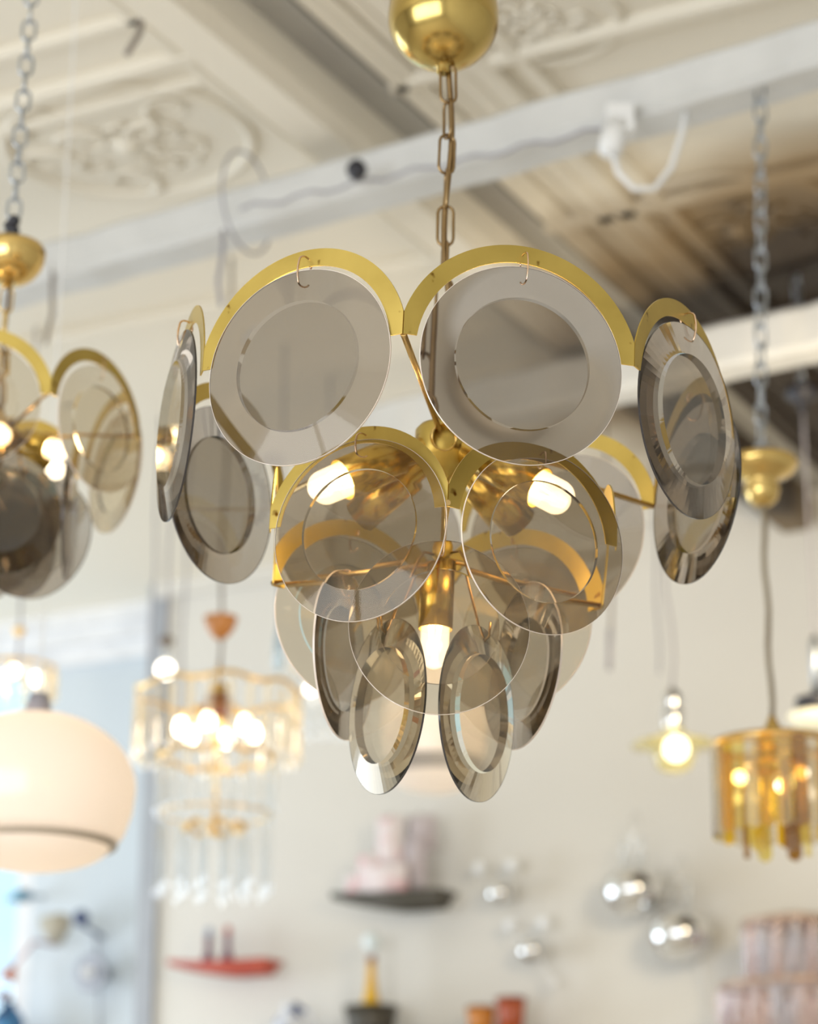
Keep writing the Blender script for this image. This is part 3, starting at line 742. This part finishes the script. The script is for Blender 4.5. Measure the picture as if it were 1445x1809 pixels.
def sail(x0, x1, z0, z1, y, m_, bulge=.015):
    x0, x1 = x0*1.35+.005, x1*1.35+.005
    mb = MB(); N = 8
    for k in range(2):
        pass
    g_ = [[mb.bm.verts.new((x0+(x1-x0)*i/N, y-bulge*sin(pi*i/N)*sin(pi*(.15+.7*j/N)), z0+(z1-z0)*j/N)) for i in range(N+1)] for j in range(N+1)]
    b_ = [[mb.bm.verts.new(v.co+V3((0, .002, 0))) for v in row] for row in g_]
    for j in range(N):
        for i in range(N):
            mb.bm.faces.new((g_[j][i], g_[j][i+1], g_[j+1][i+1], g_[j+1][i])).smooth = True
            mb.bm.faces.new((b_[j][i], b_[j+1][i], b_[j+1][i+1], b_[j][i+1])).smooth = True
    edge = [(g_[0], b_[0]), (g_[N], b_[N]), ([r[0] for r in g_], [r[0] for r in b_]), ([r[N] for r in g_], [r[N] for r in b_])]
    for A, B in edge:
        for i in range(N): mb.bm.faces.new((A[i], A[i+1], B[i+1], B[i]))
    return mb.build('sail', m_, sb)
for a in ((-.11, -.06, .004, .07, 0, sail_m), (-.075, -.02, .01, .12, -.012, sail_m), (-.045, .05, .005, .085, -.03, sail_m), (-.03, .03, .085, .225, -.01, sail_m), (.03, .085, .01, .16, .0, sail_g), (.03, .10, .12, .225, .014, sail_g)): sail(*a)
MB().tube([(.0, .004, -.01), (.0, .004, .235)], .003, 6).tube([(.085, .02, -.01), (.085, .02, .235)], .003, 6).build('mast', cord_br, sb)
rb = wthing('model_ship', 'red boat hull with two dark figures standing in it on the wall', 'model ship', 390, 1702, .09)
redm = solid('red_lacquer', (.38, .045, .025), (.46, .07, .035), .4)
hull(MB(), .375, .05, .048).build('hull', redm, rb)
figm = solid('plum_paint', (.16, .03, .06), (.10, .05, .12), .5); blm = solid('dusty_blue_paint', (.25, .33, .48), None, .5)
for x, w_, topm in ((-.045, .019, blm), (.022, .018, redm)):
    MB().lathe([(.0001, 0), (w_*1.2, 0), (w_*.9, .02), (w_*.45, .05), (w_*.62, .075), (w_*.5, .085), (.0001, .087)], 16).build('figure', figm, rb, (x, 0, -.003))
    MB().lathe([(.0001, -.004), (w_*.45, 0), (w_*.62, .012), (w_*.4, .024), (.0001, .027)], 14).build('figure_top', topm, rb, (x, 0, .083))

def chrome_globe(px, py, label, rr):
    t = wthing('wall_lamp', label, 'wall lamp', px, py, .11, group=None)
    MB().lathe([(rr*sin(pi*i/16), -rr*.8*cos(pi*i/16)) for i in range(17)], 36).build('chrome_globe', chrome, t)
    MB().tube([(0, .0, 0), (0, .095, 0)], .012, 12).lathe([(.0001, .112), (.03, .112), (.032, .100), (.0001, .100)], 24, RX(-pi/2)).build('wall_mount', chrome, t)
    for x in (-.024, .024):
        MB().lathe([(.0001, rr*.7), (.010, rr*.7), (.011, rr*.7+.07), (.008, rr*.7+.085), (.0001, rr*.7+.088)], 14, T(x, 0, 0)).build('glass_chimney', crystal, t)
    MB().tube([(.0, -.0, rr*.7), (.0, 0, rr+.12), (.012, .0, rr+.13), (.024, 0, rr+.09)], .0016, 6).build('wire_loop', chrome, t)
    MB().tube([(.03, .05, -rr*.5), (.032, .07, -.12), (.032, .08, -.19)], .0032, 6).build('cable', plastic_w, t)
    return t
chrome_globe(1120, 1574, 'chrome globe wall lamp on the back wall, upper of the large pair', .086)
chrome_globe(1203, 1652, 'chrome globe wall lamp on the back wall, lower of the large pair', .086)
def twin_light(px, py, label, tail=False):
    t = wthing('wall_light', label, 'wall light', px, py, .07)
    MB().lathe([(.042*sin(pi*i/12), -.034*cos(pi*i/12)) for i in range(13)], 28).build('chrome_ball', chrome, t)
    MB().tube([(0, 0, 0), (0, .068, 0)], .008, 10).build('wall_mount', chrome, t)
    for x in (-.062, .04):
        MB().tube([(0, 0, .01), (x*.6, 0, .03), (x, 0, .05)], .0025, 6).build('arm', chrome, t)
        MB().sphere(.019, T(x, 0, .075), 14).build('white_globe', solid('white_globe_glass', (.85, .87, .9), None, .25), t)
    if tail:
        MB().tube([(.02, 0, -.02), (.04, 0, -.05), (.065, 0, -.085)], .004, 6).sphere(.013, T(.067, 0, -.09), 12).build('pull_tail', plastic_w, t)
twin_light(884, 1578, 'small chrome wall light with two white globes, upper left of the pair')
twin_light(940, 1680, 'small chrome wall light with two white globes and a tail, lower of the pair', True)

# pink glass wall fixture and its lower row
pk = [thin_glass('pink_glass', (.96, .89, .87), .08, .04, milk=.07, milkc=(.80, .64, .62)), thin_glass('lilac_glass', (.91, .91, .94), .08, .04, milk=.07, milkc=(.62, .60, .70))]
pt_ = wthing('pink_glass_light', 'light fixture of pink and lilac hanging glass tubes in the lower right corner', 'wall light', 1400, 1630, .2)
MB().lathe([(.0001, .02), (.05, .02), (.13, .004), (.135, -.008), (.0001, -.008)], 32).build('brass_top', solid('dull_rose_brass', (.52, .38, .3), None, .4, .6), pt_)
pts_ = [MB().lathe([(.016, 0), (.017, -.14), (.010, -.15), (.0001, -.152)], 16).build('glass_tube', m_, pt_) for m_ in pk]
for k in range(16):
    o = pts_[k] if k < 2 else copy_part(pts_[k % 2], pt_); a = 2*pi*k/16; o.location = (.118*cos(a), .118*sin(a), -.008)
lower = [MB().lathe([(.022, 0), (.024, -.12), (.014, -.13), (.0001, -.132)], 16).build('glass_tube', m_, pt_) for m_ in pk]
for k in range(20):
    o = lower[k] if k < 2 else copy_part(lower[(k % 3 == 0)*1], pt_); a = 2*pi*k/20; o.location = (.19*cos(a), .13*sin(a), -.165)
MB().lathe([(.18, -.17), (.195, -.17), (.195, -.158), (.18, -.158)], 40, close=True).tube([(0, 0, 0), (0, 0, -.165)], .006, 8).tube([(-.185, 0, -.164), (.185, 0, -.164)], .004, 6).build('lower_ring', MATS['dull_rose_brass'], pt_)
MB().tube([(0, 0, .0), (0, .19, 0)], .008, 8).build('wall_arm', MATS['dull_rose_brass'], pt_)

# shelf just under the picture with vases
zs = on_wall(700, 1845, .12).z
_, _v = uv(on_wall(700, 1845, .12)); us0 = uv(on_wall(440, 1845, .12))[0]; us1 = uv(on_wall(980, 1845, .12))[0]
sh = MB().box((us1-us0, .24, .025), T(0, 0, -.0125)).build('wall_shelf', white_trim, None, room((us0+us1)/2, WALL_V-.12, zs), WR)
tag(sh, 'white wall shelf carrying the vases, along the bottom edge of the picture', 'shelf')
def on_shelf(px):
    d = ray(px, 1845); d = d*((WALL_V-.12)/d.dot(W)); return V3((d.x, d.y, zs))
t = thing('bowl_planter', 'dark tapered bowl on the shelf around the yellow bottle', 'bowl', on_shelf(655), WR)
MB().lathe([(.0001, 0), (.045, 0), (.065, .05), (.078, .108), (.074, .108), (.060, .05), (.04, .012), (.0001, .012)], 32).build('bowl_body', solid('dark_bronze_bowl', (.05, .045, .035), (.08, .07, .055), .4, .3), t)
t = thing('bottle', 'tall amber yellow glass bottle with a pale ball stopper rising out of the dark bowl', 'bottle', on_shelf(655)+V3((0, 0, .014)), WR)
MB().lathe([(.0001, 0), (.024, 0), (.026, .05), (.028, .10), (.018, .13), (.011, .19), (.012, .215), (.0001, .216)], 24).build('bottle_body', solid('amber_yellow_glass', (.75, .42, .02), (.8, .5, .04), .2), t)
MB().lathe([(.0001, .214), (.013, .214), (.013, .235), (.0001, .236)], 16).build('brown_collar', solid('brown_collar', (.3, .12, .06), None, .4), t)
MB().sphere(.027, T(0, 0, .275), 18).lathe([(.0001, .234), (.006, .236), (.006, .252), (.0001, .253)], 10).build('ball_stopper', solid('pale_blue_white_glass', (.75, .84, .88), None, .2), t)
t = thing('ceramic_jug', 'blue and white ceramic jug at the bottom edge under the red boat', 'jug', on_shelf(512), WR)
MB().lathe([(.0001, 0), (.035, 0), (.052, .04), (.048, .075), (.022, .11), (.026, .13), (.02, .13), (.0001, .10)], 28).build('jug_body', solid('blue_white_glaze', (.75, .78, .85), (.08, .12, .28), .2, 0, 22, lo=.5, hi=.56), t)
MB().tube([(.045, 0, .035), (.075, 0, .055), (.07, 0, .095), (.024, 0, .12)], .006, 8).build('handle', MATS['blue_white_glaze'], t)
for px, h, lab, cc in ((850, .088, 'low orange amber glass, left of the two at the bottom edge', ((.5, .17, .02), (.6, .24, .03))), (903, .108, 'taller rust red glass, right of the two at the bottom edge', ((.34, .06, .02), (.45, .1, .03)))):
    t = thing('glass_tumbler', lab, 'glass', on_shelf(px), WR)
    mm = solid('glass_'+('rust' if h > .1 else 'orange'), cc[0], cc[1], .15)
    MB().lathe([(.0001, 0), (.034, 0), (.036, h*.6), (.042, h), (.039, h), (.033, h*.6), (.03, .008), (.0001, .008)], 28).build('tumbler_body', mm, t)
    MB().lathe([(.042, h-.004), (.0435, h), (.039, h+.002), (.038, h-.003)], 28, close=True).build('rim', solid('dark_rim', (.12, .03, .01), None, .3), t)

# left wall lamps
t = wthing('wall_lamp', 'grey-beige cone shade wall lamp with a navy joint on the daylit left wall', 'wall lamp', 135, 1620, .12, WL)
M_ = T(-.03, 0, .0) @ RY(R(-120))
MB().lathe([(.012, 0), (.03, .016), (.055, .075), (.052, .075), (.027, .02), (.009, 0)], 28, M_ @ T(0, 0, .0)).build('cone_shade', solid('putty_paint', (.40, .36, .28), (.45, .41, .33), .5), t)
MB().sphere(.026, T(.018, 0, -.004), 16).tube([(.018, 0, 0), (.03, .0, -.03), (.022, .115, -.05)], .006, 8).build('navy_joint', solid('navy_paint', (.05, .07, .16), None, .4), t)
MB().tube([(.01, .10, -.03), (.008, .11, -.13)], .004, 6).build('cable', cord_gr, t)
t = wthing('wall_lamp', 'round pale grey disc wall lamp below the cone lamp on the daylit left wall', 'wall lamp', 160, 1718, .08, WL)
MB().lathe([(.0001, .078), (.02, .078), (.03, .022), (.058, .01), (.061, .0), (.045, -.006), (.030, .004), (.024, .006), (.0001, .004)], 40, RX(pi/2) @ Matrix.Diagonal((1, 1, -1, 1))).build('dish_reflector', solid('pale_grey_enamel', (.36, .38, .44), (.42, .44, .5), .4), t)
MB().sphere(.019, T(0, -.014, 0), 16).build('white_globe', plastic_w, t)
MB().tube([(0, .05, -.04), (-.004, .07, -.2)], .003, 6).build('cable', cord_gr, t)
t = wthing('wall_lamp', 'small orange shade lamp on a slanted dusty pink arm at the lower left edge', 'wall lamp', 22, 1712, .12, WL)
MB().lathe([(.007, .01), (.014, 0), (.024, -.035), (.021, -.035), (.004, 0)], 20, RY(.6)).build('orange_shade', solid('orange_enamel', (.50, .13, .04), None, .35), t)
MB().tube([(.0, 0, .008), (.082, .0, .082), (.085, .11, .085)], .006, 8).build('slanted_arm', solid('dusty_pink_paint', (.42, .24, .26), None, .5), t)
t = wthing('ceramic_jug', 'dark navy and bright blue jar in the lower left corner', 'jar', 12, 1835, .14, WL)
MB().lathe([(.0001, 0), (.045, 0), (.055, .05), (.035, .085), (.02, .1), (.022, .115), (.0001, .115)], 24).build('jar_body', solid('navy_blue_glaze', (.015, .03, .10), (.05, .25, .5), .25, 0, 12), t)
MB().sphere(.02, T(-.02, 0, .135), 12).build('jar_lid', solid('maroon_glaze', (.18, .04, .06), None, .3), t)
t2 = MB().box((.30, .2, .02), T(0, 0, -.01)).box((.02, .2, .05), T(0, .0, -.04)).build('wall_shelf', white_trim, None, t.location, WR); t2.location = V3(t.location)+W*.035
tag(t2, 'small white shelf under the navy jar in the lower left corner', 'shelf')
t = wthing('wall_lamp', 'small teal blue wedge shade wall lamp beside the bright window at the left edge', 'wall lamp', 36, 1582, .10, WL)
MB().prism([(-.035, -.018), (.022, -.014), (.022, .016), (.0, .006)], .06).build('teal_shade', solid('teal_enamel', (.05, .17, .28), (.08, .26, .38), .35), t)
MB().tube([(.015, .02, 0), (.015, .10, .01)], .006, 8).build('wall_mount', steel, t)

# ---------------------------------------------------------------- light
w = bpy.data.worlds.new('day'); sc.world = w; w.use_nodes = True
bg = w.node_tree.nodes['Background']; bg.inputs['Color'].default_value = (.80, .92, 1.0, 1); bg.inputs['Strength'].default_value = 1.6
def area(name, loc, target, size, sy, power, color):
    l = bpy.data.lights.new(name, 'AREA'); l.shape = 'RECTANGLE'; l.size = size; l.size_y = sy; l.energy = power; l.color = color
    o = bpy.data.objects.new(name, l); COL.objects.link(o); o.location = loc
    o.rotation_euler = (V3(target)-V3(loc)).to_track_quat('-Z', 'Y').to_euler(); return o
area('daylight_left_window', room(-7.15, 4.2, 2.0), room(-3.4, 4.9, 3.0), 3.0, 2.3, 130, (.82, .91, 1))
area('shop_front_fill', room(-1.85, -2.55, 1.95), room(-1.7, 4.5, 3.4), 5.2, 2.4, 210, (.94, .97, 1))  # added up-light behind the camera, lifts the ceiling and disc reflections
area('shop_lamp_light', room(-.9, 4.0, 2.9), room(-1.6, 6.2, 2.3), .5, .5, 28, (1, .82, .55))

# ---------------------------------------------------------------- camera
cd = bpy.data.cameras.new('camera'); cam = bpy.data.objects.new('camera', cd); COL.objects.link(cam); sc.camera = cam
cd.sensor_fit = 'VERTICAL'; cd.sensor_height = 36; cd.sensor_width = 36; cd.lens = F/1809*36
cam.matrix_world = Matrix.Translation((0, 0, CAM_Z)) @ RX(pi/2+PITCH) @ RZ(ROLL)
cd.clip_start = .05
cd.dof.use_dof = True; cd.dof.focus_distance = 2.08; cd.dof.aperture_fstop = 4.7
sc.view_settings.view_transform = 'Standard'; sc.view_settings.look = 'None'; sc.view_settings.gamma = 1; sc.view_settings.use_curve_mapping = False
sc.view_settings.exposure = -0.18
sc.cycles.max_bounces = 24; sc.cycles.transmission_bounces = 20; sc.cycles.transparent_max_bounces = 40
sc.cycles.caustics_reflective = False; sc.cycles.caustics_refractive = False; sc.cycles.blur_glossy = 1.0; sc.cycles.glossy_bounces = 6; sc.cycles.sample_clamp_indirect = 4; sc.cycles.sample_clamp_direct = 12
